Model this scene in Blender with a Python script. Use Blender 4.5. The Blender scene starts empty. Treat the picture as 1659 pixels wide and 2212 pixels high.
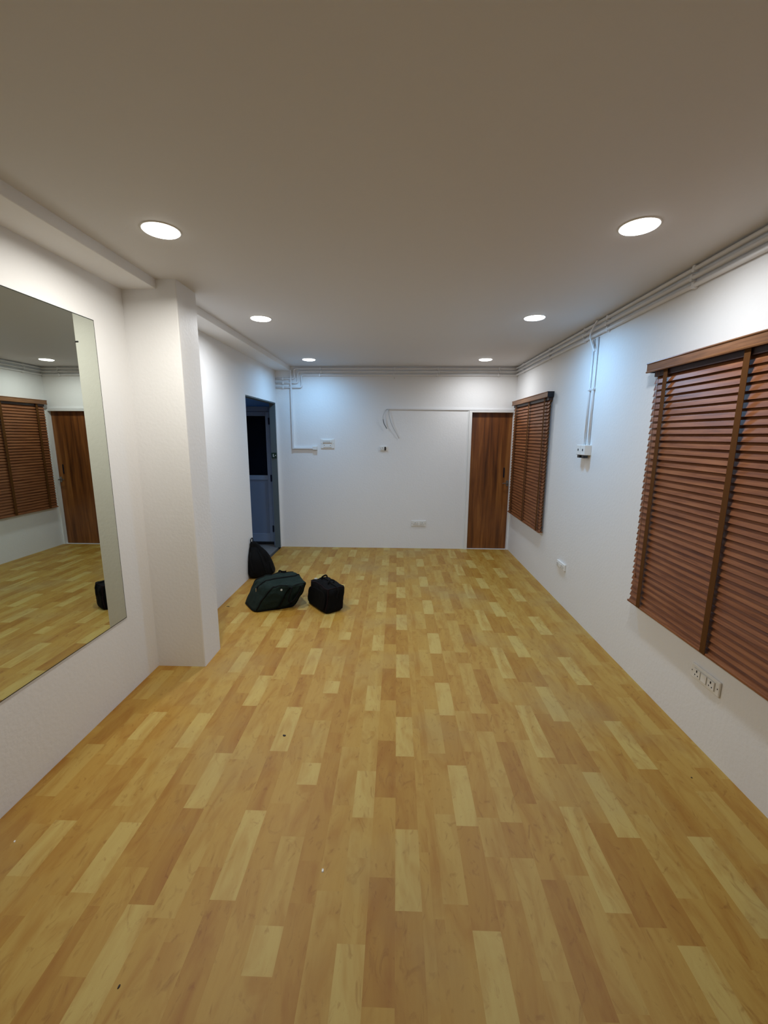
import bpy, bmesh, math, random
from mathutils import Vector, Matrix, noise

sc = bpy.context.scene
C = sc.collection
rnd = random.Random(7)

# ------------------------------------------------------------------ camera, world, exposure
H, D, XL, XR = 2.65, 6.194, -1.752, 1.691        # ceiling height, far wall, left wall, right wall
YN = -1.3                                         # wall behind the camera
FLOOR_TINT = 1.0
cam = bpy.data.cameras.new('camera')
cam.sensor_fit = 'VERTICAL'; cam.sensor_height = 36.0; cam.lens = 903.5 / 2212 * 36.0
cam.clip_start = 0.02
co = bpy.data.objects.new('camera', cam); C.objects.link(co)
r_ = Vector((0.99951577, 0.03068716, 0.00515007)); u_ = Vector((-0.01059079, 0.17987622, 0.98363224))
f_ = Vector((-0.0292585, 0.98321048, -0.18011412))
co.matrix_world = Matrix(((r_.x, u_.x, -f_.x, 0), (r_.y, u_.y, -f_.y, 0), (r_.z, u_.z, -f_.z, 1.6922), (0, 0, 0, 1)))
sc.camera = co
w = bpy.data.worlds.new('world'); sc.world = w; w.use_nodes = True
w.node_tree.nodes['Background'].inputs[0].default_value = (0.01, 0.012, 0.016, 1)
w.node_tree.nodes['Background'].inputs[1].default_value = 0.3
sc.view_settings.view_transform = 'Standard'; sc.view_settings.look = 'None'
sc.view_settings.gamma = 1.0; sc.view_settings.use_curve_mapping = False
sc.view_settings.exposure = 0.0
sc.cycles.max_bounces = 12; sc.cycles.diffuse_bounces = 8

WARM, NEUT, BLUE = (1.0, 0.96, 0.88), (0.94, 0.97, 1.0), (0.30, 0.62, 1.0)
# x, y, light colour, watts, label
LAMPS = [
    (-1.135, 2.170, WARM, 16.5, 'round white ceiling downlight nearest on the left, in front of the pillar'),
    (1.110, 2.175, NEUT, 11, 'round white ceiling downlight nearest on the right, above the near blind'),
    (-1.150, 3.700, NEUT, 15, 'round ceiling downlight in the left row just beyond the pillar'),
    (1.118, 3.700, BLUE, 13, 'round bluish ceiling downlight in the right row opposite the switch box'),
    (-1.145, 5.620, BLUE, 9, 'round ceiling downlight at the far left by the dark doorway'),
    (1.115, 5.620, NEUT, 8.5, 'round ceiling downlight at the far right by the brown door'),
]

# ------------------------------------------------------------------ materials
def srgb(r, g, b):
    f = lambda c: c / 12.92 if c <= 0.04045 else ((c + 0.055) / 1.055) ** 2.4
    return (f(r / 255), f(g / 255), f(b / 255), 1)

class NT:
    def __init__(s, name):
        s.m = bpy.data.materials.new(name); s.m.use_nodes = True
        s.t = s.m.node_tree; s.b = s.t.nodes['Principled BSDF']
    def n(s, typ, **kw):
        x = s.t.nodes.new(typ)
        for k, v in kw.items(): setattr(x, k, v)
        return x
    def l(s, a, b): s.t.links.new(a, b)

def mat(name, col, rough=0.5, metal=0.0, bump=0.0, bscale=80.0, var=0.0, vscale=4.0, spec=0.5):
    k = NT(name); k.b.inputs['Base Color'].default_value = col
    k.b.inputs['Roughness'].default_value = rough; k.b.inputs['Metallic'].default_value = metal
    k.b.inputs['Specular IOR Level'].default_value = spec
    tc = k.n('ShaderNodeTexCoord')
    if var > 0:
        nz = k.n('ShaderNodeTexNoise'); nz.inputs['Scale'].default_value = vscale; nz.inputs['Detail'].default_value = 4
        k.l(tc.outputs['Object'], nz.inputs['Vector'])
        mx = k.n('ShaderNodeMix', data_type='RGBA'); mx.inputs[6].default_value = col
        mx.inputs[7].default_value = tuple(c * (1 - var) for c in col[:3]) + (1,)
        k.l(nz.outputs['Fac'], mx.inputs[0]); k.l(mx.outputs[2], k.b.inputs['Base Color'])
    if bump > 0:
        nb = k.n('ShaderNodeTexNoise'); nb.inputs['Scale'].default_value = bscale; nb.inputs['Detail'].default_value = 3
        k.l(tc.outputs['Object'], nb.inputs['Vector'])
        bp = k.n('ShaderNodeBump'); bp.inputs['Strength'].default_value = bump; bp.inputs['Distance'].default_value = 0.01
        k.l(nb.outputs['Fac'], bp.inputs['Height']); k.l(bp.outputs['Normal'], k.b.inputs['Normal'])
    return k.m

def wood(name, cols, stretch, rough=0.45, scale=1.0, bump=0.05, spec=0.5, coat=0.0):
    """cols: dark, mid, light; stretch: noise scale along x, y, z"""
    k = NT(name); tc = k.n('ShaderNodeTexCoord'); mp = k.n('ShaderNodeMapping')
    mp.inputs['Scale'].default_value = stretch; k.l(tc.outputs['Object'], mp.inputs['Vector'])
    nz = k.n('ShaderNodeTexNoise'); nz.inputs['Scale'].default_value = scale; nz.inputs['Detail'].default_value = 6
    nz.inputs['Roughness'].default_value = 0.6; nz.inputs['Distortion'].default_value = 0.3
    k.l(mp.outputs['Vector'], nz.inputs['Vector'])
    cr = k.n('ShaderNodeValToRGB'); e = cr.color_ramp.elements
    e[0].position = 0.32; e[0].color = cols[0]; e[1].position = 0.7; e[1].color = cols[2]
    m = e.new(0.5); m.color = cols[1]
    k.l(nz.outputs['Fac'], cr.inputs['Fac']); k.l(cr.outputs['Color'], k.b.inputs['Base Color'])
    k.b.inputs['Roughness'].default_value = rough; k.b.inputs['Specular IOR Level'].default_value = spec
    k.b.inputs['Coat Weight'].default_value = coat
    bp = k.n('ShaderNodeBump'); bp.inputs['Strength'].default_value = bump; bp.inputs['Distance'].default_value = 0.003
    k.l(nz.outputs['Fac'], bp.inputs['Height']); k.l(bp.outputs['Normal'], k.b.inputs['Normal'])
    return k.m

M = {}
M['wall'] = mat('wall_paint', (0.80, 0.80, 0.80, 1), 0.55, bump=0.12, bscale=45, var=0.03, vscale=1.3, spec=0.35)
M['ceil'] = mat('ceiling_paint', (0.70, 0.695, 0.70, 1), 0.6, bump=0.05, bscale=30, var=0.03, vscale=0.9, spec=0.3)
M['pvc'] = mat('white_pvc', (0.76, 0.76, 0.77, 1), 0.35, var=0.04)
M['plastic'] = mat('white_plastic', (0.78, 0.77, 0.74, 1), 0.3, var=0.03)
M['plastic2'] = mat('ivory_plastic', (0.62, 0.61, 0.58, 1), 0.35, var=0.03)
M['dark'] = mat('black_plastic', (0.012, 0.012, 0.013, 1), 0.4, var=0.1)
M['hole'] = mat('socket_hole', (0.008, 0.008, 0.008, 1), 0.8, var=0.1)
M['frame_white'] = mat('white_door_frame_paint', (0.78, 0.78, 0.77, 1), 0.35, var=0.03)
M['alu'] = mat('grey_aluminium', (0.20, 0.26, 0.36, 1), 0.4, metal=0.0, var=0.08)
M['alu_panel'] = mat('grey_door_panel', (0.15, 0.20, 0.29, 1), 0.45, var=0.1)
M['hinge'] = mat('dark_hinge_metal', (0.01, 0.014, 0.03, 1), 0.4, metal=0.6, var=0.1)
M['lining'] = mat('grey_green_lining', (0.10, 0.13, 0.14, 1), 0.5, var=0.1)
M['tint_glass'] = mat('black_glass', (0.002, 0.002, 0.003, 1), 0.15, var=0.1, spec=0.2)
M['blue_wall'] = mat('passage_wall_blue', (0.22, 0.48, 0.85, 1), 0.6, var=0.05)  # strong blue put into the base colour of all passage walls
M['tile'] = mat('grey_passage_tile', (0.22, 0.22, 0.22, 1), 0.5, var=0.4, vscale=14)
M['steel'] = mat('brushed_steel', (0.35, 0.33, 0.30, 1), 0.35, metal=0.9, var=0.1)
M['wire_grey'] = mat('grey_cable', (0.40, 0.40, 0.40, 1), 0.5, var=0.1)
M['wire_black'] = mat('black_cable', (0.02, 0.02, 0.02, 1), 0.5, var=0.1)
M['blackfab'] = mat('black_nylon', (0.0028, 0.0028, 0.0032, 1), 0.75, bump=0.25, bscale=40, var=0.35, vscale=18, spec=0.12)
M['blackstrap'] = mat('black_webbing', (0.003, 0.003, 0.0033, 1), 0.75, bump=0.3, bscale=250, var=0.2, vscale=60, spec=0.15)
M['maroon'] = mat('dark_maroon_nylon', (0.012, 0.004, 0.006, 1), 0.7, bump=0.2, bscale=120, var=0.3, vscale=20, spec=0.15)
M['green'] = mat('dark_green_canvas', (0.014, 0.027, 0.023, 1), 0.85, bump=0.3, bscale=160, var=0.45, vscale=9, spec=0.15)
M['logo'] = mat('pale_badge', (0.6, 0.62, 0.6, 1), 0.4, var=0.1)
M['paper'] = mat('white_scrap', (0.85, 0.84, 0.8, 1), 0.6, var=0.05)
M['debris'] = mat('dark_debris', (0.02, 0.012, 0.01, 1), 0.7, var=0.3)
M['green_led'] = mat('dark_green_label', (0.01, 0.035, 0.02, 1), 0.4, var=0.2)
M['blind'] = wood('blind_slat_wood', (srgb(104, 60, 34), srgb(130, 80, 48), srgb(150, 98, 62)), (22, 1.3, 22), 0.42, 2.2, 0.04, spec=0.3)
M['valance'] = wood('blind_valance_wood', (srgb(98, 62, 34), srgb(122, 82, 48), srgb(146, 102, 66)), (20, 1.2, 20), 0.4, 2.0, 0.04)
M['tape'] = mat('blind_tape_fabric', srgb(92, 58, 26), 0.8, bump=0.2, bscale=400, var=0.1, vscale=60, spec=0.1)
M['headrail'] = mat('dark_brown_headrail', srgb(52, 26, 18), 0.45, var=0.2)
M['cap'] = mat('dark_valance_end', (0.006, 0.006, 0.012, 1), 0.4, var=0.1)
M['door'] = wood('brown_door_laminate', (srgb(72, 36, 8), srgb(116, 66, 24), srgb(150, 96, 44)), (9, 9, 0.55), 0.42, 1.5, 0.03)

k = NT('mirror_glass'); k.b.inputs['Base Color'].default_value = (0.66, 0.70, 0.62, 1)
k.b.inputs['Metallic'].default_value = 1; k.b.inputs['Roughness'].default_value = 0.0
tc = k.n('ShaderNodeTexCoord'); nz = k.n('ShaderNodeTexNoise'); nz.inputs['Scale'].default_value = 1.6
k.l(tc.outputs['Object'], nz.inputs['Vector']); mr = k.n('ShaderNodeMapRange')
mr.inputs['To Min'].default_value = 0.0; mr.inputs['To Max'].default_value = 0.012
k.l(nz.outputs['Fac'], mr.inputs['Value']); k.l(mr.outputs['Result'], k.b.inputs['Roughness'])
M['mirror'] = k.m
M['mirror_edge'] = mat('dark_glass_edge', (0.02, 0.024, 0.02, 1), 0.3, var=0.1)

def emit(name, col, s):
    k = NT(name); e = k.n('ShaderNodeEmission'); e.inputs[0].default_value = col + (1,); e.inputs[1].default_value = s
    k.l(e.outputs[0], k.t.nodes['Material Output'].inputs[0]); return k.m

def floor_mat():
    k = NT('printed_maple_strip_vinyl')
    at = k.n('ShaderNodeAttribute', attribute_name='tone'); uv = k.n('ShaderNodeAttribute', attribute_name='strip_uv')
    def nz(sx, sy, detail, dist, rough=0.55):
        mp = k.n('ShaderNodeMapping'); mp.inputs['Scale'].default_value = (sx, sy, 1); k.l(uv.outputs['Vector'], mp.inputs['Vector'])
        n = k.n('ShaderNodeTexNoise'); n.inputs['Scale'].default_value = 1; n.inputs['Detail'].default_value = detail
        n.inputs['Distortion'].default_value = dist; n.inputs['Roughness'].default_value = rough
        k.l(mp.outputs['Vector'], n.inputs['Vector']); return n
    def mulc(colsock, fac_node, pos, lo, hi, tint):
        mr = k.n('ShaderNodeMapRange'); mr.inputs['From Min'].default_value = pos[0]; mr.inputs['From Max'].default_value = pos[1]
        mr.inputs['To Min'].default_value = lo; mr.inputs['To Max'].default_value = hi; k.l(fac_node.outputs['Fac'], mr.inputs['Value'])
        mx = k.n('ShaderNodeMix', data_type='RGBA', blend_type='MULTIPLY'); mx.inputs[7].default_value = tint
        k.l(mr.outputs['Result'], mx.inputs[0]); k.l(colsock, mx.inputs[6]); return mx.outputs[2]
    c = at.outputs['Color']
    c = mulc(c, nz(60, 5, 4, 0.4), (0.35, 0.75), 0, 0.35, (0.86, 0.76, 0.6, 1))          # fine grain
    c = mulc(c, nz(9, 2.6, 3, 1.4), (0.44, 0.70), 0, 0.9, (0.82, 0.66, 0.42, 1))          # broad orange figure
    c = mulc(c, nz(14, 7, 5, 3.0), (0.58, 0.72), 0, 0.7, (0.68, 0.54, 0.38, 1))           # small dark swirls
    c = mulc(c, nz(700, 500, 1, 0), (0.5, 0.8), 0, 0.3, (0.75, 0.7, 0.6, 1))
    # worn, dusty patches that do not repeat with the print
    tc = k.n('ShaderNodeTexCoord'); n2 = k.n('ShaderNodeTexNoise'); n2.inputs['Scale'].default_value = 1.3; n2.inputs['Detail'].default_value = 5
    k.l(tc.outputs['Object'], n2.inputs['Vector'])
    mr = k.n('ShaderNodeMapRange'); mr.inputs['From Min'].default_value = 0.5; mr.inputs['From Max'].default_value = 0.75
    mr.inputs['To Max'].default_value = 0.5; k.l(n2.outputs['Fac'], mr.inputs['Value'])
    mx = k.n('ShaderNodeMix', data_type='RGBA'); mx.inputs[7].default_value = (0.33, 0.235, 0.105, 1)
    k.l(mr.outputs['Result'], mx.inputs[0]); k.l(c, mx.inputs[6]); k.l(mx.outputs[2], k.b.inputs['Base Color'])
    r2 = k.n('ShaderNodeMapRange'); r2.inputs['To Min'].default_value = 0.42; r2.inputs['To Max'].default_value = 0.6
    k.l(n2.outputs['Fac'], r2.inputs['Value']); k.l(r2.outputs['Result'], k.b.inputs['Roughness'])
    k.b.inputs['Specular IOR Level'].default_value = 0.38
    return k.m
M['floor'] = floor_mat()

# ------------------------------------------------------------------ mesh helpers
def link(name, me, parent=None, smooth=False):
    o = bpy.data.objects.new(name, me); C.objects.link(o)
    if parent is not None: o.parent = parent
    if smooth:
        for p in me.polygons: p.use_smooth = True
    return o

def obj(name, bm, m, parent=None, smooth=False, bevel=0.0, segs=2):
    if parent is not None:
        bmesh.ops.translate(bm, vec=-parent_world(parent), verts=bm.verts)
    me = bpy.data.meshes.new(name); bm.normal_update(); bm.to_mesh(me); bm.free()
    ms = m if isinstance(m, (list, tuple)) else [m]
    for x in ms: me.materials.append(x)
    o = link(name, me, parent, smooth)
    if bevel > 0:
        b = o.modifiers.new('bevel', 'BEVEL'); b.width = bevel; b.segments = segs; b.limit_method = 'ANGLE'
    return o

def parent_world(o):
    v = Vector(o.location); p = o.parent
    while p is not None: v += Vector(p.location); p = p.parent
    return v

def tag(o, label=None, cat=None, group=None, kind=None):
    if label: o['label'] = label
    if cat: o['category'] = cat
    if group: o['group'] = group
    if kind: o['kind'] = kind
    return o

def thing(name, label, cat, loc, group=None):
    o = bpy.data.objects.new(name, None); C.objects.link(o); o.location = loc; o.empty_display_size = 0.1
    return tag(o, label, cat, group)

def box(bm, x0, x1, y0, y1, z0, z1, mi=0):
    v = [bm.verts.new((x, y, z)) for z in (z0, z1) for y in (y0, y1) for x in (x0, x1)]
    for f in ((0, 2, 3, 1), (4, 5, 7, 6), (0, 1, 5, 4), (2, 6, 7, 3), (0, 4, 6, 2), (1, 3, 7, 5)):
        fc = bm.faces.new([v[i] for i in f]); fc.material_index = mi
    return v

def BX(*boxes):
    bm = bmesh.new()
    for b in boxes: box(bm, *b)
    return bm

def cyl(bm, c, axis, r, h, seg=20, r2=None):
    """cylinder centred at c along axis 'x','y','z'"""
    r2 = r if r2 is None else r2
    R = {'x': Matrix.Rotation(math.pi / 2, 4, 'Y'), 'y': Matrix.Rotation(-math.pi / 2, 4, 'X'), 'z': Matrix.Identity(4)}[axis]
    bmesh.ops.create_cone(bm, cap_ends=True, segments=seg, radius1=r, radius2=r2, depth=h, matrix=Matrix.Translation(c) @ R)

def tube(bm, pts, r, seg=8, closed=False, flat=None):
    pts = [Vector(p) for p in pts]; n = len(pts); rings = []
    prev = None
    for i, p in enumerate(pts):
        a = pts[i - 1] if (i > 0 or closed) else p; b = pts[(i + 1) % n] if (i < n - 1 or closed) else p
        t = (b - a).normalized()
        if prev is None:
            up = Vector((0, 0, 1)) if abs(t.z) < 0.9 else Vector((0, 1, 0))
            s = t.cross(up).normalized()
        else:
            s = (prev - t * prev.dot(t)).normalized()
        prev = s; q = t.cross(s)
        fx, fy = (1, 1) if flat is None else flat
        rr = r[i] if isinstance(r, (list, tuple)) else r
        rings.append([bm.verts.new(p + s * math.cos(2 * math.pi * k / seg) * rr * fx + q * math.sin(2 * math.pi * k / seg) * rr * fy) for k in range(seg)])
    m = n if closed else n - 1
    for i in range(m):
        a, b = rings[i], rings[(i + 1) % n]
        for k in range(seg): bm.faces.new((a[k], a[(k + 1) % seg], b[(k + 1) % seg], b[k]))
    if not closed:
        bm.faces.new(rings[0][::-1]); bm.faces.new(rings[-1])
    return bm

def rounded_path(pts, rad, k=5):
    out = [Vector(pts[0])]
    for i in range(1, len(pts) - 1):
        p = Vector(pts[i]); a = (Vector(pts[i - 1]) - p); b = (Vector(pts[i + 1]) - p)
        d = min(rad, a.length * 0.45, b.length * 0.45); A = p + a.normalized() * d; B = p + b.normalized() * d
        for j in range(k + 1):
            t = j / k; out.append(A * (1 - t) ** 2 + p * 2 * t * (1 - t) + B * t * t)
    out.append(Vector(pts[-1])); return out

def spline(pts, n=40):
    P = [Vector(p) for p in pts]; P = [P[0] * 2 - P[1]] + P + [P[-1] * 2 - P[-2]]; out = []
    segs = len(P) - 3
    for i in range(segs):
        for j in range(n // segs + 1):
            t = j / (n // segs + 1); a, b, c, d = P[i:i + 4]
            out.append(0.5 * ((2 * b) + (c - a) * t + (2 * a - 5 * b + 4 * c - d) * t * t + (3 * b - a - 3 * c + d) * t ** 3))
    out.append(P[-2]); return out

# ------------------------------------------------------------------ the room
def struct(name, bm, m, bevel=0.0, label=None):
    o = obj(name, bm, m, bevel=bevel); o['kind'] = 'structure'
    if label: o['label'] = label
    return o

WT = 0.09
OY0, OY1, OZ = 4.925, 6.150, 2.146               # opening in the left wall
struct('wall_left', BX((XL - WT, XL, YN - 0.1, OY0, 0, H), (XL - WT, XL, OY0, OY1, OZ, H), (XL - WT, XL, OY1, D + 0.1, 0, H)), M['wall'],
       label='white left wall with the mirror and a doorway opening at its far end')
struct('wall_right', BX((XR, XR + 0.12, YN - 0.1, D + 0.1, -0.05, H)), M['wall'], label='white right wall behind the two wooden blinds')
struct('wall_back', BX((XL, 1.073, D, D + 0.1, -0.05, H), (1.664, XR, D, D + 0.1, -0.05, H), (1.073, 1.664, D, D + 0.1, 2.022, H), (1.073, 1.664, D, D + 0.1, -0.05, 0.0)), M['wall'], label='white far wall with the brown door')
struct('wall_front', BX((XL, XR, YN - 0.1, YN, -0.05, H)), M['wall'], label='white wall behind the photographer')
struct('ceiling', BX((XL - WT, XR + 0.12, YN - 0.1, D + 0.1, H, H + 0.1)), M['ceil'], label='plain painted ceiling with six round downlights')
XB, ZB, CX, CY0, CY1 = -1.528, 2.5925, -1.400, 2.801, 3.071
struct('trim_1', BX((XL - 0.03, XB, YN - 0.03, CY0 + 0.03, ZB, H + 0.03)), M['wall'], 0.004, label='shallow boxed beam above the mirror, this side of the pillar')
struct('trim_2', BX((XL - 0.03, XB, CY1 - 0.03, D + 0.03, ZB, H + 0.03)), M['wall'], 0.004, label='shallow boxed beam running from the pillar to the far wall')
struct('wall_pillar', BX((XL - 0.03, CX, CY0, CY1, -0.03, H + 0.03)), M['wall'], 0.008, label='square white pillar standing out from the left wall')
# passage seen through the opening
PX0 = -3.0
struct('wall_passage', BX((PX0, XL - WT, 6.31, 6.39, 2.10, H), (PX0, -2.66, 6.31, 6.39, 0, 2.10), (PX0 - 0.08, PX0, 4.3, 6.39, 0, H), (PX0, XL - WT, 4.3, 4.38, 0, H)),
       M['blue_wall'], label='blue passage wall above the grey door')
struct('floor_passage', BX((PX0, XL - 0.045, 4.3, 6.39, -0.05, -0.001)), M['tile'], label='dull grey floor inside the doorway')
struct('ceiling_passage', BX((PX0 - 0.08, XL - WT, 4.3, 6.39, H, H + 0.1)), M['ceil'], label='ceiling of the dark passage')

# floor: printed maple strips, the print repeats every 0.742 m
PER = 0.742
TL, Tl, Tm, Tn, Td, To = 1.0, 0.78, 0.55, 0.42, 0.2, 0.05
COLS = [  # x0, x1, [(far edge y, near edge y, tone), ...] covering one period
    (-1.752, -1.700, [(1.90, 1.40, Td), (1.40, 1.158, Tn)]),
    (-1.700, -1.600, [(2.00, 1.66, Tl), (1.66, 1.258, Td)]),
    (-1.600, -1.502, [(1.93, 1.52, Tn), (1.52, 1.188, Tm)]),
    (-1.502, -1.403, [(1.86, 1.54, Tm), (1.54, 1.30, TL), (1.30, 1.118, Tl)]),
    (-1.403, -1.306, [(1.91, 1.60, Td), (1.60, 1.168, Tn)]),
    (-1.306, -1.208, [(1.98, 1.62, Tl), (1.62, 1.238, Tm)]),
    (-1.208, -1.110, [(1.82, 1.54, Tl), (1.54, 1.25, TL), (1.25, 1.078, Tl)]),
    (-1.110, -1.062, [(1.95, 1.50, Td), (1.50, 1.208, Tn)]),
    (-1.062, -0.966, [(1.75, 1.35, Td), (1.35, 1.008, Tm)]),
    (-0.966, -0.869, [(1.96, 1.62, TL), (1.62, 1.218, To)]),
    (-0.869, -0.772, [(1.92, 1.55, Tm), (1.55, 1.178, Tl)]),
    (-0.772, -0.675, [(1.85, 1.36, Tm), (1.36, 1.108, Tn)]),
    (-0.675, -0.578, [(1.985, 1.62, Td), (1.62, 1.243, TL)]),
    (-0.578, -0.478, [(2.10, 1.66, Tm), (1.66, 1.358, Tn)]),
    (-0.478, -0.378, [(1.91, 1.77, TL), (1.77, 1.50, Tm), (1.50, 1.168, Tl)]),
    (-0.378, -0.283, [(2.14, 1.985, Tn), (1.985, 1.398, Td)]),
    (-0.283, -0.185, [(2.03, 1.66, Tl), (1.66, 1.288, Tm)]),
    (-0.185, -0.089, [(2.16, 1.866, Tl), (1.866, 1.60, TL), (1.60, 1.418, Tl)]),
    (-0.089, 0.011, [(2.086, 1.71, To), (1.71, 1.344, Tm)]),
    (0.011, 0.109, [(1.972, 1.55, Td), (1.55, 1.230, TL)]),
    (0.109, 0.148, [(1.80, 1.45, Tm), (1.45, 1.058, Tm)]),
    (0.148, 0.187, [(1.95, 1.60, Tn), (1.60, 1.208, Tm)]),
    (0.187, 0.280, [(2.00, 1.63, Tm), (1.63, 1.258, Tl)]),
    (0.280, 0.378, [(1.92, 1.575, TL), (1.575, 1.178, Td)]),
    (0.378, 0.478, [(2.02, 1.62, Tn), (1.62, 1.44, Tl), (1.44, 1.278, Tm)]),
    (0.478, 0.575, [(1.79, 1.60, Tl), (1.60, 1.44, Td), (1.44, 1.048, Tl)]),
    (0.575, 0.672, [(2.10, 1.70, To), (1.70, 1.358, Tn)]),
    (0.672, 0.770, [(2.12, 1.72, Tl), (1.72, 1.378, Tm)]),
    (0.770, 0.867, [(1.69, 1.25, TL), (1.25, 0.948, Tm)]),
    (0.867, 0.965, [(1.95, 1.61, Tm), (1.61, 1.208, To)]),
    (0.965, 1.062, [(1.90, 1.545, TL), (1.545, 1.158, Td)]),
    (1.062, 1.160, [(2.05, 1.66, Tm), (1.66, 1.308, Tl)]),
    (1.160, 1.265, [(1.84, 1.42, Tm), (1.42, 1.098, Tn)]),
    (1.265, 1.368, [(1.93, 1.56, Td), (1.56, 1.188, TL)]),
    (1.368, 1.465, [(1.99, 1.60, Tm), (1.60, 1.248, Tn)]),
    (1.465, 1.562, [(1.80, 1.45, Tl), (1.45, 1.058, Tm)]),
    (1.562, 1.640, [(1.95, 1.50, Td), (1.50, 1.208, Tl)]),
    (1.640, 1.691, [(1.88, 1.40, Tm), (1.40, 1.138, Tl)]),
]
def tonecol(t):
    stops = [(0.0, (0.372, 0.190, 0.026)), (0.2, (0.400, 0.217, 0.033)), (0.45, (0.436, 0.254, 0.044)), (0.75, (0.460, 0.292, 0.062)), (1.0, (0.515, 0.370, 0.105))]
    for (a, ca), (b, cb) in zip(stops, stops[1:]):
        if t <= b:
            f = (t - a) / (b - a); return tuple((x * (1 - f) + y * f) * FLOOR_TINT for x, y in zip(ca, cb)) + (1,)
bm = bmesh.new()
cl = bm.loops.layers.float_color.new('tone'); uvl = bm.loops.layers.uv.new('strip_uv')
for ci, (x0, x1, ps) in enumerate(COLS):
    for kk in range(-5, 8):
        for pi_, (ya, yb, t) in enumerate(ps):
            a, b = max(YN, yb + kk * PER), min(D, ya + kk * PER)
            if b <= a: continue
            f = bm.faces.new([bm.verts.new(v) for v in ((x0, a, 0), (x1, a, 0), (x1, b, 0), (x0, b, 0))])
            col = tonecol(t)
            for lp in f.loops:
                lp[cl] = col
                lp[uvl].uv = (lp.vert.co.x + ci * 1.7 + pi_ * 0.9, lp.vert.co.y - kk * PER + ci * 3.1 + pi_ * 5.3)
n0 = len(bm.faces); box(bm, XL, XR, YN, D, -0.05, -0.002)
bm.faces.ensure_lookup_table()
for f in bm.faces[n0:]:
    for lp in f.loops: lp[cl] = tonecol(0.4)
struct('floor', bm, M['floor'], label='maple strip vinyl floor, planks running towards the far wall')

# ------------------------------------------------------------------ door_2: brown flush door in the far wall
d2 = thing('door_2', 'dark brown wood-grain flush door in white frame, right end of far wall', 'door', (1.37, D, 0)); d2['kind'] = 'structure'
obj('door_frame', BX((1.030, 1.073, D - 0.022, D, 0, 2.045), (1.664, 1.690, D - 0.022, D, 0, 2.045), (1.073, 1.664, D - 0.022, D, 2.022, 2.045),
                     (1.012, 1.030, D - 0.006, D, 0, 2.045)), M['frame_white'], d2, bevel=0.002)
lf = obj('door_leaf', BX((1.073, 1.664, D + 0.040, D + 0.080, 0.004, 2.020)), M['door'], d2)
bm = BX((1.622, 1.652, D + 0.032, D + 0.040, 0.965, 1.045)); cyl(bm, (1.637, D + 0.015, 1.005), 'y', 0.008, 0.038)
box(bm, 1.560, 1.650, D - 0.010, D + 0.002, 0.998, 1.013)
obj('door_handle', bm, M['steel'], d2, bevel=0.002)
bm = BX((1.573, 1.590, D + 0.030, D + 0.040, 1.09, 1.235))
obj('pull_plate', bm, M['hinge'], d2, bevel=0.003)

# door_1: half glazed grey door inside the passage
d1 = thing('door_1', 'dark grey half-glazed door in the passage, seen through the left doorway', 'door', (-2.2, 6.25, 0)); d1['kind'] = 'structure'
obj('door_frame', BX((-1.885, XL - WT - 0.002, 6.24, 6.31, 0, 2.10), (-2.66, -2.60, 6.24, 6.31, 0, 2.10), (-2.60, -1.885, 6.24, 6.31, 2.03, 2.10)), M['alu'], d1, bevel=0.004)
dl = obj('door_leaf', BX((-1.945, -1.890, 6.25, 6.29, 0.06, 2.025), (-2.595, -2.53, 6.25, 6.29, 0.06, 2.025), (-2.53, -1.945, 6.25, 6.29, 1.965, 2.025),
                         (-2.53, -1.945, 6.25, 6.29, 1.02, 1.09), (-2.53, -1.945, 6.25, 6.29, 0.06, 0.19)), M['alu'], d1, bevel=0.004)
obj('glass_pane', BX((-2.53, -1.945, 6.265, 6.272, 1.09, 1.965)), M['tint_glass'], d1)
obj('lower_panel', BX((-2.53, -1.945, 6.262, 6.275, 0.19, 1.02)), M['alu_panel'], d1)
for z in (0.22, 1.00, 1.84):
    bm = BX((-1.900, -1.876, 6.232, 6.249, z, z + 0.10)); obj('hinge', bm, M['hinge'], d1, bevel=0.003)
obj('reveal_lining', BX((XL - WT, XL - 0.006, OY1 - 0.014, OY1, 0.0, OZ), (XL - WT, XL - 0.006, OY0, OY1 - 0.014, OZ - 0.014, OZ)), M['lining'], d1, bevel=0.002)
# latch plate on the end reveal of the opening
lp_ = thing('latch_plate', 'small dark green and black latch plate on the doorway reveal', 'latch', (XL - 0.04, OY1, 1.39))
obj('plate', BX((XL - 0.085, XL - 0.008, OY1 - 0.026, OY1 - 0.014, 1.355, 1.435)), M['green_led'], lp_, bevel=0.003)
bm = BX((XL - 0.062, XL - 0.052, OY1 - 0.030, OY1 - 0.026, 1.375, 1.415), (XL - 0.052, XL - 0.040, OY1 - 0.030, OY1 - 0.026, 1.375, 1.383)); cyl(bm, (XL - 0.024, OY1 - 0.028, 1.395), 'y', 0.007, 0.006)
obj('latch_tongue', bm, M['logo'], lp_)

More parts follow.
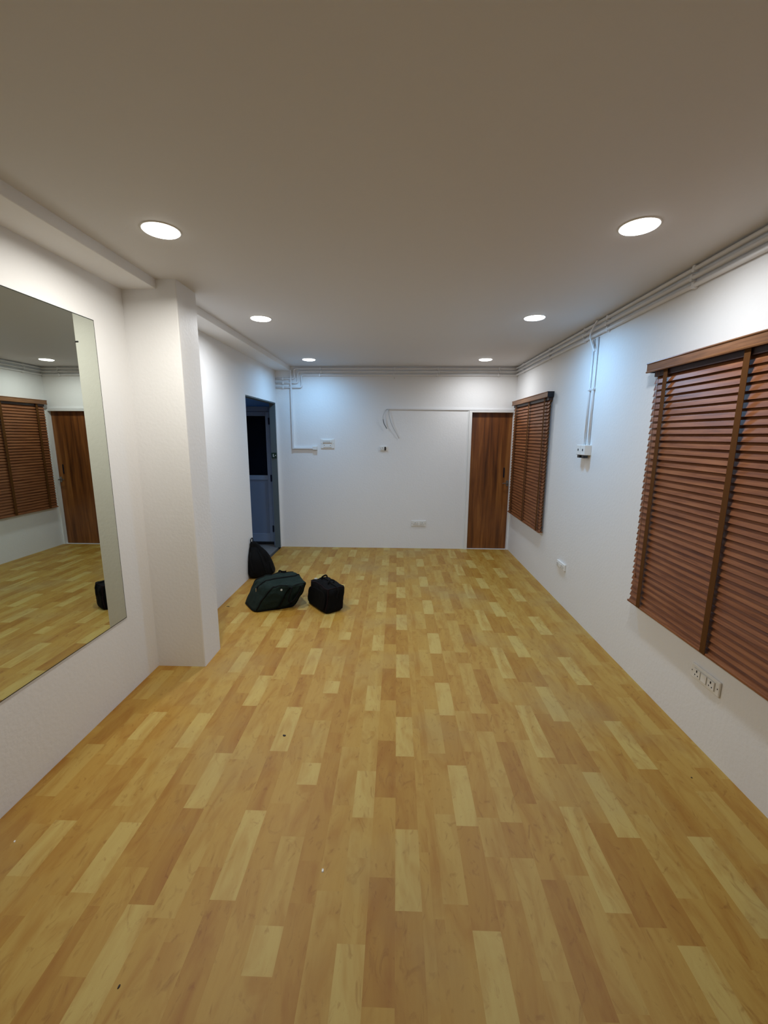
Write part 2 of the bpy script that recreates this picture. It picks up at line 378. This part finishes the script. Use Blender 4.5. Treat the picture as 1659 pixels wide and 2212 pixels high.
# ------------------------------------------------------------------ downlights
def downlight(x, y, col, watts, label):
    t = thing('ceiling_light', label, 'ceiling light', (x, y, H), 'round ceiling downlights')
    bm = bmesh.new(); n = 48
    prof = [(0.0800, -0.0002), (0.0802, -0.003), (0.086, -0.004), (0.0905, -0.002), (0.091, -0.0002)]
    rings = [[bm.verts.new((x + r * math.cos(2 * math.pi * i / n), y + r * math.sin(2 * math.pi * i / n), H + z)) for i in range(n)] for r, z in prof]
    for a, b in zip(rings, rings[1:]):
        for i in range(n): bm.faces.new((a[i], a[(i + 1) % n], b[(i + 1) % n], b[i]))
    obj('bezel', bm, M['plastic'], t, smooth=True)
    bm = bmesh.new(); dr = [[bm.verts.new((x + r * math.cos(2 * math.pi * i / n), y + r * math.sin(2 * math.pi * i / n), H - z)) for i in range(n)] for r, z in ((0.0795, 0.0), (0.0790, 0.0075), (0.070, 0.0100), (0.035, 0.0115))]
    for a, b in zip(dr, dr[1:]):
        for i in range(n): bm.faces.new((a[i], a[(i + 1) % n], b[(i + 1) % n], b[i]))
    bm.faces.new(dr[-1])
    c2 = tuple(0.6 + 0.4 * c for c in col)
    obj('diffuser', bm, emit('lit_diffuser', c2, 9.0), t)
    L = bpy.data.lights.new('lamp', 'AREA'); L.shape = 'DISK'; L.size = 0.15; L.energy = watts; L.color = col; L.spread = math.radians(165)
    lo = bpy.data.objects.new('lamp', L); C.objects.link(lo); lo.parent = t; lo.location = (0, 0, -0.014)
for a in LAMPS: downlight(*a)

# ------------------------------------------------------------------ mirror
MY0, MY1, MZ0, MZ1 = 0.95, 2.505, 0.5176, 2.3338
mi = thing('wall_mirror', 'large frameless rectangular mirror on the left wall before the pillar', 'mirror', (XL, 1.7, MZ0))
obj('mirror_glass', BX((XL + 0.0045, XL + 0.006, MY0 + 0.004, MY1 - 0.005, MZ0 + 0.005, MZ1 - 0.005)), M['mirror'], mi)
obj('glass_edge', BX((XL + 0.0002, XL + 0.0052, MY0, MY1, MZ0, MZ1)), M['mirror_edge'], mi)
bm = bmesh.new(); cyl(bm, (XL + 0.010, 2.35, 2.185), 'x', 0.0045, 0.008, 12); obj('fixing_screw', bm, M['dark'], mi)

# ------------------------------------------------------------------ wooden blinds on the right wall
def blind(label, y0, y1, ztop, zbot, tapes, vy0, vy1, cords):
    t = thing('venetian_blind', label, 'blind', (XR, (y0 + y1) / 2, ztop), 'brown wooden blinds on the right wall')
    # valance with a moulded front
    prof = [(0.0, 0.0), (0.074, 0.0), (0.076, -0.006), (0.070, -0.010), (0.070, -0.050), (0.076, -0.056), (0.074, -0.062), (0.064, -0.062), (0.064, -0.008), (0.0, -0.008)]
    bm = bmesh.new(); L = [[bm.verts.new((XR - 0.001 - a, yy, ztop + b)) for a, b in prof] for yy in (vy0, vy1)]
    n = len(prof)
    for i in range(n): bm.faces.new((L[0][i], L[0][(i + 1) % n], L[1][(i + 1) % n], L[1][i]))
    bm.faces.new(L[0][::-1]); bm.faces.new(L[1])
    v = obj('valance', bm, M['valance'], t)
    for yy in (vy0, vy1 - 0.004): obj('end_cap', BX((XR - 0.070, XR - 0.001, yy + (0.0 if yy != vy0 else -0.002), yy + 0.005, ztop - 0.060, ztop - 0.001)), M['cap'], t)
    obj('headrail', BX((XR - 0.050, XR - 0.006, y0 + 0.004, y1 - 0.004, ztop - 0.092, ztop - 0.012)), M['headrail'], t)
    # slats, closed with the room-side edge down
    bm = bmesh.new(); zs = ztop - 0.112; n = 37; step = (zs - (zbot + 0.030)) / n
    xc = XR - 0.034; w2 = 0.0250; th = 0.0014; ang = math.radians(67)
    rr = random.Random(int(y0 * 100))
    for i in range(n + 1):
        z = zs - i * step; a = ang + rr.uniform(-0.03, 0.03); dy = rr.uniform(-0.0015, 0.0015)
        dx, dz = math.cos(a) * w2, math.sin(a) * w2; nx, nz = math.sin(a) * th, -math.cos(a) * th
        P = []
        for yy in (y0 + dy, y1 + dy):
            for s, q in ((1, 1), (0, 1.0), (-1, 1), (-1, -1), (0, -1.0), (1, -1)):
                bow = 0.0016 if s == 0 else 0.0
                P.append(bm.verts.new((xc - s * dx - q * nx - bow * math.sin(a), yy, z - s * dz - q * nz + bow * math.cos(a))))
        for k2 in range(6): bm.faces.new((P[k2], P[(k2 + 1) % 6], P[6 + (k2 + 1) % 6], P[6 + k2]))
        bm.faces.new(P[0:6][::-1]); bm.faces.new(P[6:12])
    obj('slats', bm, M['blind'], t)
    obj('bottom_rail', BX((XR - 0.058, XR - 0.010, y0, y1, zbot, zbot + 0.014)), M['blind'], t, bevel=0.003)
    for yy in tapes:
        obj('ladder_tape', BX((XR - 0.0600, XR - 0.0585, yy - 0.019, yy + 0.019, zbot + 0.004, ztop - 0.060)), M['tape'], t)
    if cords:
        for j, (yy, zl) in enumerate(cords):
            bm = bmesh.new(); tube(bm, [(XR - 0.066, yy, ztop - 0.06), (XR - 0.064, yy + 0.004, (ztop + zl) / 2), (XR - 0.066, yy + 0.002, zl)], 0.0012, 6)
            c = obj('lift_cord', bm, M['tape'], t)
        yy, zl = cords[-1]
        bm = bmesh.new(); cyl(bm, (XR - 0.066, yy + 0.002, zl - 0.012), 'z', 0.010, 0.03, 12, 0.004); obj('cord_tassel', bm, M['blind'], t, smooth=False)
    return t
blind('large reddish-brown wooden blind at the right edge, nearest the camera', 1.335, 2.842, 2.160, 0.556, (1.48, 2.105, 2.712), 1.30, 2.895, ((2.790, 0.95), (2.765, 0.78)))
blind('brown wooden blind beside the brown door, the farther of the two', 4.735, 6.110, 2.170, 0.598, (4.838, 5.40, 5.965), 4.722, 6.135, None)

# ------------------------------------------------------------------ conduits along the ceiling line
PR = 0.0125
def conduit(label, zr, zb, xb, zl, off):
    """runs along right wall, round the far corner, along the far wall, then down and left"""
    t = thing('conduit', label, 'conduit', (XR, D, zr), 'white conduits under the ceiling')
    o = PR + 0.004
    pts = [(XR - o, YN + 0.01, zr), (XR - o, D - 0.03, zr), (XR - 0.03, D - o, zb), (xb, D - o, zb), (xb, D - o, zl), (XL + 0.005, D - o, zl)]
    bm = bmesh.new(); tube(bm, rounded_path(pts, 0.035, 6), PR, 12)
    obj('pipe', bm, M['pvc'], t, smooth=True)
    s = 0.0185
    for yy in (0.6, 1.6, 2.624, 3.614, 4.028, 4.90, 5.87):
        obj('saddle_clip', BX((XR - 0.030, XR, yy + off - 0.011, yy + off + 0.011, zr - s, min(zr + s, H - 0.001))), M['pvc'], t, bevel=0.004)
    for xx in (-1.10, -0.047, 0.567, 1.424):
        if xx > xb + 0.05: obj('saddle_clip', BX((xx + off - 0.011, xx + off + 0.011, D - 0.030, D, zb - s, min(zb + s, H - 0.001))), M['pvc'], t, bevel=0.004)
    xx = -1.640
    obj('saddle_clip', BX((xx - 0.011, xx + 0.011, D - 0.030, D, zl - s, zl + s)), M['pvc'], t, bevel=0.004)
conduit('topmost of the three white conduits under the ceiling line', 2.628, 2.620, -1.475, 2.481, 0.0)
conduit('middle of the three white conduits under the ceiling line', 2.583, 2.577, -1.424, 2.424, 0.012)
conduit('lowest of the three white conduits under the ceiling line', 2.538, 2.533, -1.372, 2.363, -0.01)
# back wall hook under the conduits
bm = bmesh.new(); tube(bm, [(-0.046, D - 0.001, 2.50), (-0.046, D - 0.018, 2.495), (-0.046, D - 0.018, 2.485)], 0.003, 6)
tag(obj('wall_hook', bm, M['steel']), 'tiny screw hook on the far wall just below the conduits', 'hook')

# trunking on the far wall down to the switch height
tr = thing('cable_trunking', 'slim white trunking dropping down the far wall then turning right', 'trunking', (-1.52, D, 2.63))
obj('vertical_run', BX((-1.534, -1.512, D - 0.034, D, 2.515 - 0.001, 2.60), (-1.534, -1.512, D - 0.034, D - 0.031, 1.49, 2.515), (-1.534, -1.512, D - 0.031, D, 1.49, 2.345)), M['pvc'], tr, bevel=0.002)
obj('horizontal_run', BX((-1.512, -1.195, D - 0.030, D, 1.490, 1.512)), M['pvc'], tr, bevel=0.002)
obj('end_box', BX((-1.235, -1.172, D - 0.038, D, 1.478, 1.530)), M['plastic'], tr, bevel=0.004)

# trunking above the brown door with loose wires
tr2 = thing('cable_trunking', 'thin white trunking running over the brown door along the far wall', 'trunking', (0.7, D, 2.06))
bm = bmesh.new()
vs = [bm.verts.new(v) for v in ((-0.135, D - 0.016, 2.060), (1.685, D - 0.016, 2.047), (1.685, D - 0.016, 2.067), (-0.135, D - 0.016, 2.080),
                                (-0.135, D, 2.060), (1.685, D, 2.047), (1.685, D, 2.067), (-0.135, D, 2.080))]
for f in ((0, 1, 2, 3), (5, 4, 7, 6), (4, 5, 1, 0), (3, 2, 6, 7), (4, 0, 3, 7), (1, 5, 6, 2)): bm.faces.new([vs[i] for i in f])
obj('channel', bm, M['pvc'], tr2)
y_ = D - 0.012
def wire(label, pts, r, m):
    bm = bmesh.new(); tube(bm, spline(pts, 36), r, 6); return tag(obj('loose_wire', bm, m, smooth=True), label, 'wire')
wr = thing('loose_wire', 'short loose wire with a black end curling from the end of the thin trunking', 'wire', (-0.135, D, 2.07))
bm = bmesh.new(); tube(bm, spline([(-0.13, y_, 2.072), (-0.175, y_ - 0.01, 2.035), (-0.205, y_ - 0.02, 1.965), (-0.203, y_ - 0.02, 1.92)], 24), 0.0028, 6)
obj('grey_sheath', bm, M['wire_grey'], wr, smooth=True)
bm = bmesh.new(); tube(bm, spline([(-0.203, y_ - 0.02, 1.92), (-0.190, y_ - 0.015, 1.86), (-0.150, y_ - 0.01, 1.790)], 20), 0.0045, 6)
obj('black_end', bm, M['wire_black'], wr, smooth=True)
wire('long pale grey wire hanging from the thin trunking towards the lower right', [(-0.125, y_, 2.07), (-0.118, y_ - 0.01, 1.99), (-0.095, y_ - 0.012, 1.89), (-0.045, y_ - 0.008, 1.78), (0.03, y_, 1.65)], 0.0034, M['wire_grey'])

# vertical conduits and switch box on the right wall
for i, (ya, lab) in enumerate(((3.850, 'farther of the two thin vertical conduits above the switch box'), (3.772, 'nearer of the two thin vertical conduits above the switch box'))):
    t = thing('thin_conduit', lab, 'conduit', (XR, ya, 1.62), 'thin conduits down to the switch box')
    bm = bmesh.new(); tube(bm, [(XR - 0.010, ya, 1.618), (XR - 0.010, ya, 2.515)], 0.0085, 10); obj('pipe', bm, M['pvc'], t, smooth=True)
    obj('saddle_clip', BX((XR - 0.022, XR, ya - 0.016, ya + 0.016, 2.085, 2.105)), M['pvc'], t, bevel=0.003)
bm = bmesh.new(); tube(bm, spline([(XR - 0.042, 3.742, 2.640), (XR - 0.046, 3.80, 2.60), (XR - 0.045, 3.852, 2.54), (XR - 0.034, 3.82, 2.46), (XR - 0.026, 3.785, 2.40)], 30), 0.007, 8)
tag(obj('flexible_cable', bm, M['pvc'], smooth=True), 'short white flexible cable crossing over the conduits above the switch box', 'cable')
sb = thing('switch_box', 'white surface-mounted double switch box on the right wall under thin conduits', 'switch box', (XR, 3.81, 1.53))
obj('box_body', BX((XR - 0.060, XR, 3.727, 3.812, 1.530, 1.618), (XR - 0.060, XR, 3.816, 3.900, 1.530, 1.618)), M['plastic'], sb, bevel=0.004)
for yy in (3.765, 3.855):
    bm = BX((XR - 0.063, XR - 0.060, yy - 0.006, yy + 0.006, 1.566, 1.584)); obj('keyhole_slot', bm, M['hole'], sb)
    obj('black_plug', BX((XR - 0.056, XR - 0.018, yy - 0.022, yy + 0.022, 1.504, 1.530)), M['dark'], sb, bevel=0.003)

# ------------------------------------------------------------------ sockets and switch plates
def plate(name, label, cat, c, axis, w, h, sockets, th=0.012, dark_rocker=False, inner=True):
    """axis 'x': on right wall facing -x (width along y); axis 'y': on far wall facing -y (width along x)"""
    t = thing(name, label, cat, c)
    cx, cy, cz = c
    def B(a0, a1, z0, z1, d0, d1):
        if axis == 'y': return (cx + a0, cx + a1, cy - d1, cy - d0, cz + z0, cz + z1)
        return (cx - d1, cx - d0, cy - a1, cy - a0, cz + z0, cz + z1)
    obj('plate', BX(B(-w / 2, w / 2, -h / 2, h / 2, 0, th)), M['plastic'], t, bevel=0.006)
    if inner:
        iw = w * 0.74; ih = h * 0.62
        obj('module_frame', BX(B(-iw / 2, iw / 2, -ih / 2, ih / 2, th, th + 0.002)), M['plastic2'], t, bevel=0.001)
    for a in sockets:
        s = obj('socket_face', BX(B(a - 0.024, a + 0.024, -h * 0.27, h * 0.27, th + 0.002, th + 0.006)), M['plastic'], t, bevel=0.002)
        q = th + 0.0062
        bm = BX(B(a - 0.0035, a + 0.0035, h * 0.06, h * 0.21, q - 0.001, q + 0.0008), B(a - 0.013, a - 0.008, -h * 0.17, -h * 0.08, q - 0.001, q + 0.0008), B(a + 0.008, a + 0.013, -h * 0.17, -h * 0.08, q - 0.001, q + 0.0008))
        obj('pin_hole', bm, M['hole'], s)
    if len(sockets) == 2:
        obj('rocker_switch', BX(B(-0.020, 0.020, -h * 0.26, h * 0.26, th + 0.002, th + 0.007)), M['plastic'], t, bevel=0.002)
    for a in (-w / 2 + 0.012, w / 2 - 0.012):
        obj('plate_screw', BX(B(a - 0.0025, a + 0.0025, -0.003, 0.003, th - 0.001, th + 0.001)), M['hole'], t)
    return t, B
plate('socket_plate', 'white double socket plate under the near blind on the right wall', 'socket', (XR, 2.120, 0.402), 'x', 0.212, 0.086, (-0.052, 0.052))
plate('socket_plate', 'small white double socket on the right wall between the two blinds', 'socket', (XR, 4.140, 0.402), 'x', 0.20, 0.070, (-0.050, 0.050), th=0.02)
plate('socket_plate', 'white double socket plate low on the far wall, left of the brown door', 'socket', (0.338, D, 0.387), 'y', 0.222, 0.094, (-0.053, 0.053), th=0.010)
t, B = plate('switch_plate', 'small white switch plate with a black rocker, middle of the far wall', 'switch', (-0.196, D, 1.502), 'y', 0.112, 0.072, (-0.012,), th=0.014)
obj('black_rocker', BX(B(0.014, 0.036, -0.026, 0.026, 0.016, 0.022)), M['dark'], t, bevel=0.002)
t, B = plate('distribution_plate', 'white two-row switch and socket plate on the far wall beside the trunking', 'switch plate', (-1.020, D, 1.568), 'y', 0.200, 0.140, (), th=0.012, inner=False)
obj('upper_module', BX(B(-0.068, 0.068, 0.010, 0.056, 0.012, 0.026)), M['plastic'], t, bevel=0.003)
for i in range(4):
    a = -0.058 + i * 0.027
    obj('small_switch', BX(B(a, a + 0.022, 0.018, 0.048, 0.026, 0.030)), M['plastic2'], t, bevel=0.002)
lo_ = obj('lower_module', BX(B(-0.062, 0.062, -0.052, -0.006, 0.012, 0.018)), M['plastic'], t, bevel=0.003)
for a in (-0.045, 0.045): obj('pin_hole', BX(B(a - 0.0035, a + 0.0035, -0.030, -0.018, 0.018, 0.0188)), M['hole'], lo_)

# ------------------------------------------------------------------ bags
def trilin(c, u, v, w_):
    """c: bottom 4 (u-,v-),(u+,v-),(u+,v+),(u-,v+) then top 4; u,v,w in -1..1"""
    a, b, d = (u + 1) / 2, (v + 1) / 2, (w_ + 1) / 2
    q = lambda k: (c[k] * (1 - a) + c[k + 1] * a) * (1 - b) + (c[k + 3] * (1 - a) + c[k + 2] * a) * b
    return q(0) * (1 - d) + q(4) * d

class Bag:
    def __init__(s, corners, k=5.0, bulge=0.02, wr=0.010, ws=9.0, seed=0, sag=0.0):
        s.c = [Vector(p) for p in corners]; s.k = k; s.b = bulge; s.wr = wr; s.ws = ws; s.seed = Vector((seed * 7.3, seed * 3.1, seed)); s.sag = sag
        s.mid = sum(s.c, Vector()) / 8
    def P(s, u, v, w_, off=0.0):
        m = max(abs(u), abs(v), abs(w_)); 
        n = (abs(u) ** s.k + abs(v) ** s.k + abs(w_) ** s.k) ** (1 / s.k)
        f = m / n; U, V, W = u * f, v * f, w_ * f
        p = trilin(s.c, U, V, W)
        d = (p - s.mid); d.normalize()
        face = 1.0
        if abs(w_) == m and w_ < 0: face = 0.0
        b = s.b * (1 - u * u * 0.9) * (1 - v * v * 0.9) if abs(w_) == m else (s.b * (1 - w_ * w_ * 0.9) * (1 - (v * v if abs(u) == m else u * u) * 0.9))
        p = p + d * (b * face + off)
        nv = noise.noise_vector(p * s.ws + s.seed) * s.wr + noise.noise_vector(p * s.ws * 2.6 + s.seed) * s.wr * 0.45
        p = p + nv * (0.25 + 0.75 * (W + 1) / 2)
        if abs(w_) == m and w_ > 0: p.z -= s.sag * (1 - U * U) * (1 - V * V * 0.5)
        p.z = max(p.z, 0.0006)
        return p
    def shell(s, n=26):
        bm = bmesh.new(); cache = {}
        def vert(i, j, k):
            key = (i, j, k)
            if key not in cache: cache[key] = bm.verts.new(s.P(i / n * 2 - 1, j / n * 2 - 1, k / n * 2 - 1))
            return cache[key]
        for a in range(n):
            for b in range(n):
                for fc in (0, n):
                    for g in (lambda i, j: (i, j, fc), lambda i, j: (i, fc, j), lambda i, j: (fc, i, j)):
                        bm.faces.new([vert(*g(a, b)), vert(*g(a + 1, b)), vert(*g(a + 1, b + 1)), vert(*g(a, b + 1))])
        bmesh.ops.recalc_face_normals(bm, faces=bm.faces); return bm
    def line(s, pts, r, off=0.003, seg=6, flat=None, n=14):
        out = []
        for a, b in zip(pts, pts[1:]):
            for j in range(n): out.append(s.P(*(a[i] + (b[i] - a[i]) * j / n for i in range(3)), off=off))
        out.append(s.P(*pts[-1], off=off)); bm = bmesh.new(); return tube(bm, out, r, seg, flat=flat)

# green duffel
g = Bag([(-1.365, 3.750, 0), (-1.000, 3.925, 0), (-1.185, 4.205, 0), (-1.545, 3.985, 0.0),
         (-1.185, 3.785, 0.262), (-0.865, 3.935, 0.262), (-1.085, 4.235, 0.290), (-1.445, 4.060, 0.262)], k=11, bulge=0.020, wr=0.024, ws=7.5, seed=3, sag=0.022)
t = thing('duffel_bag', 'slouched dark green canvas duffel bag with black piping, nearest the pillar', 'bag', (-1.25, 3.98, 0))
obj('bag_body', g.shell(30), M['green'], t, smooth=True)
obj('zip', g.line([(-1, -0.08, 0.35), (-1, -0.05, 1), (1, 0.1, 1), (1, 0.1, 0.4)], 0.008, 0.003, flat=(1, 0.6)), M['blackstrap'], t, smooth=True)
for e in ([(-1, -1, -0.9), (-1, -1, 1), (1, -1, 1), (1, -1, -0.9)], [(-1, 1, -0.9), (-1, 1, 1), (1, 1, 1), (1, 1, -0.9)], [(-1, 1, -0.93), (-1, -1, -0.93), (1, -1, -0.93)]):
    obj('piping', g.line(e, 0.0068, 0.003), M['blackstrap'], t, smooth=True)
for uu in (0.05, 0.62):
    obj('strap', g.line([(uu, -1, -0.85), (uu, -1, 0.75)], 0.019, 0.003, flat=(1, 0.18)), M['blackstrap'], t, smooth=True)
hp = [g.P(0.05, -1, 0.7, 0.004), g.P(0.10, -1, 0.55, 0.03), g.P(0.18, -1, -0.05, 0.045), g.P(0.34, -1, -0.28, 0.048), g.P(0.50, -1, -0.05, 0.045), g.P(0.58, -1, 0.55, 0.03), g.P(0.62, -1, 0.7, 0.004)]
bm = bmesh.new(); tube(bm, spline(hp, 40), 0.010, 8, flat=(1, 0.5)); obj('carry_handle', bm, M['blackstrap'], t, smooth=True)
hp = [g.P(0.25, 1, 0.7, 0.004), g.P(0.27, 1, 0.95, 0.012), g.P(0.35, 0.95, 1, 0.016), g.P(0.5, 0.95, 1, 0.014), g.P(0.58, 1, 0.9, 0.01), g.P(0.6, 1, 0.7, 0.004)]
bm = bmesh.new(); tube(bm, spline(hp, 40), 0.010, 8, flat=(1, 0.5)); obj('carry_handle', bm, M['blackstrap'], t, smooth=True)
p = g.P(-0.30, -1, 0.52, 0.006); bm = bmesh.new(); cyl(bm, p, 'y', 0.0095, 0.006, 14); obj('badge', bm, M['logo'], t)
p = g.P(-1, -0.08, 0.42, 0.010); bm = BX((p.x - 0.006, p.x + 0.004, p.y - 0.005, p.y + 0.003, p.z - 0.045, p.z)); obj('zip_pull', bm, M['steel'], t, bevel=0.002)

# small black holdall
b_ = Bag([(-0.664, 3.730, 0), (-0.512, 3.850, 0), (-0.740, 4.165, 0), (-0.912, 4.045, 0),
          (-0.640, 3.775, 0.248), (-0.490, 3.875, 0.236), (-0.700, 4.130, 0.268), (-0.865, 4.045, 0.238)], k=10, bulge=0.016, wr=0.014, ws=10, seed=8, sag=0.0)
t = thing('holdall', 'small boxy black holdall on the floor right of the green duffel', 'bag', (-0.70, 3.95, 0))
obj('bag_body', b_.shell(26), M['blackfab'], t, smooth=True)
obj('zip', b_.line([(0.0, -1, 0.2), (0.0, -1, 1), (0.0, 1, 1)], 0.007, 0.003), M['blackstrap'], t, smooth=True)
for e in ([(-1, -1, -0.9), (-1, -1, 1), (1, -1, 1), (1, -1, -0.9)], [(-1, -1, 1), (-1, 1, 1), (1, 1, 1), (1, -1, 1)]):
    obj('piping', b_.line(e, 0.005, 0.002), M['maroon'], t, smooth=True)
obj('side_pocket', (lambda q: q.shell(12))(Bag([b_.P(-1, -0.8, -0.75, -0.005), b_.P(-1, 0.8, -0.75, -0.005), b_.P(-1, 0.8, -0.75, 0.03), b_.P(-1, -0.8, -0.75, 0.03),
    b_.P(-1, -0.8, 0.55, -0.005), b_.P(-1, 0.8, 0.55, -0.005), b_.P(-1, 0.8, 0.55, 0.03), b_.P(-1, -0.8, 0.55, 0.03)], 5, 0.006, 0.004, 12, 2)), M['blackfab'], t, smooth=True)
for vv in (-0.35, 0.35):
    hp = [b_.P(-0.3, vv, 1, 0.0), b_.P(-0.25, vv * 0.9, 1, 0.022), b_.P(0, vv * 0.7, 1, 0.032), b_.P(0.25, vv * 0.9, 1, 0.022), b_.P(0.3, vv, 1, 0.0)]
    bm = bmesh.new(); tube(bm, spline(hp, 30), 0.008, 8, flat=(1, 0.6)); obj('carry_handle', bm, M['blackstrap'], t, smooth=True)
hp = [b_.P(1, 0.3, 0.5, 0.0), b_.P(1, 0.45, 0.2, 0.035), b_.P(1, 0.5, -0.15, 0.05), b_.P(1, 0.35, -0.35, 0.045), b_.P(1, 0.2, -0.1, 0.03), b_.P(1, 0.15, 0.3, 0.0)]
bm = bmesh.new(); tube(bm, spline(hp, 30), 0.006, 8); obj('strap_loop', bm, M['blackstrap'], t, smooth=True)
p = b_.P(-0.55, 0.75, 1, 0.012); bm = BX((p.x - 0.018, p.x + 0.014, p.y - 0.006, p.y + 0.006, p.z - 0.004, p.z + 0.008)); obj('buckle', bm, M['logo'], t, bevel=0.003)

# black backpack against the wall
k_ = Bag([(-1.748, 4.640, 0), (-1.465, 4.79, 0.0), (-1.490, 5.02, 0), (-1.748, 4.96, 0),
          (-1.748, 4.77, 0.400), (-1.650, 4.82, 0.365), (-1.650, 4.90, 0.365), (-1.748, 4.88, 0.400)], k=5, bulge=0.050, wr=0.012, ws=8, seed=5)
t = thing('backpack', 'black backpack leaning against the left wall beside the doorway', 'backpack', (-1.62, 4.87, 0))
bm = k_.shell(26)
for v in bm.verts: v.co.x = max(v.co.x, XL + 0.003)
obj('bag_body', bm, M['blackfab'], t, smooth=True)
fp = Bag([k_.P(1, -0.8, -0.8, -0.01), k_.P(1, -0.8, -0.8, 0.035), k_.P(1, 0.8, -0.8, 0.035), k_.P(1, 0.8, -0.8, -0.01), k_.P(1, -0.7, 0.05, -0.01), k_.P(1, -0.7, 0.05, 0.02), k_.P(1, 0.7, 0.05, 0.02), k_.P(1, 0.7, 0.05, -0.01)], 4, 0.006, 0.004, 10, 4)
obj('front_pocket', fp.shell(12), M['blackfab'], t, smooth=True)
obj('zip', k_.line([(0.55, -1, -0.7), (0.5, -1, 0.6), (0.6, 0, 1)], 0.005, 0.003), M['blackstrap'], t, smooth=True)
tp = k_.P(-0.4, 0, 1, 0)
bm = bmesh.new(); tube(bm, spline([tp + Vector((0, -0.035, -0.012)), tp + Vector((0.0, -0.032, 0.028)), tp + Vector((0.004, 0, 0.042)), tp + Vector((0, 0.032, 0.028)), tp + Vector((0, 0.035, -0.012))], 30), 0.006, 8)
obj('grab_loop', bm, M['blackstrap'], t, smooth=True)
bm = bmesh.new(); tube(bm, [k_.P(a, -1, z, 0.006) for a, z in ((-0.6, 0.55), (-0.55, 0.2), (-0.35, -0.3), (-0.2, -0.75))], 0.012, 8, flat=(1, 0.4))
obj('shoulder_strap', bm, M['blackstrap'], t, smooth=True)

# ------------------------------------------------------------------ bits on the floor
def crumb(label, cat, name, x, y, sx, sy, h, m, rot=0, seed=1):
    bm = bmesh.new(); n = 9; q = random.Random(seed)
    top = []; bot = []
    for i in range(n):
        a = 2 * math.pi * i / n; k2 = q.uniform(0.65, 1.1)
        px, py = math.cos(a) * sx * k2, math.sin(a) * sy * k2
        X = x + px * math.cos(rot) - py * math.sin(rot); Y = y + px * math.sin(rot) + py * math.cos(rot)
        bot.append(bm.verts.new((X, Y, 0.0003))); top.append(bm.verts.new((x + (X - x) * 0.75, y + (Y - y) * 0.75, h * q.uniform(0.7, 1.1))))
    bm.faces.new(top); bm.faces.new(bot[::-1])
    for i in range(n): bm.faces.new((bot[i], bot[(i + 1) % n], top[(i + 1) % n], top[i]))
    return tag(obj(name, bm, m), label, cat)
crumb('tiny white scrap lying on the floor in the foreground', 'scrap', 'paper_scrap', -0.275, 1.362, 0.006, 0.009, 0.004, M['paper'], 0.3)
crumb('dark blackish crumb on a pale floor strip left of centre', 'debris', 'floor_crumb', -0.627, 2.105, 0.008, 0.011, 0.003, M['debris'], 0.8, 2)
crumb('thin dark sliver on the floor between the pillar and the green duffel', 'debris', 'floor_sliver', -1.671, 3.899, 0.022, 0.006, 0.003, M['debris'], -0.2, 3)
crumb('small dark fleck on the floor just behind the green duffel', 'debris', 'floor_crumb', -1.164 + 0.17, 4.70, 0.010, 0.005, 0.002, M['debris'], 0.2, 4)
crumb('small dark fleck on the floor between the green duffel and the black holdall', 'debris', 'floor_crumb', -0.975, 4.20, 0.014, 0.006, 0.002, M['debris'], 0.2, 5)
for i, (x, y, lab) in enumerate(((-0.847, 0.989, 'dark seed-like crumb at the lower left edge of the floor'), (-1.594, 1.436, 'pale speck by the left skirting line in the foreground'),
                  (1.505, 1.883, 'dark crumb near the right wall below the near socket plate'), (1.375, 1.10, 'dark crumb at the lower right of the floor'))):
    crumb(lab, 'debris', 'floor_crumb', x, y, 0.004, 0.006, 0.0025, M['paper'] if 'pale' in lab else M['debris'], 0.4 * i, 10 + i)
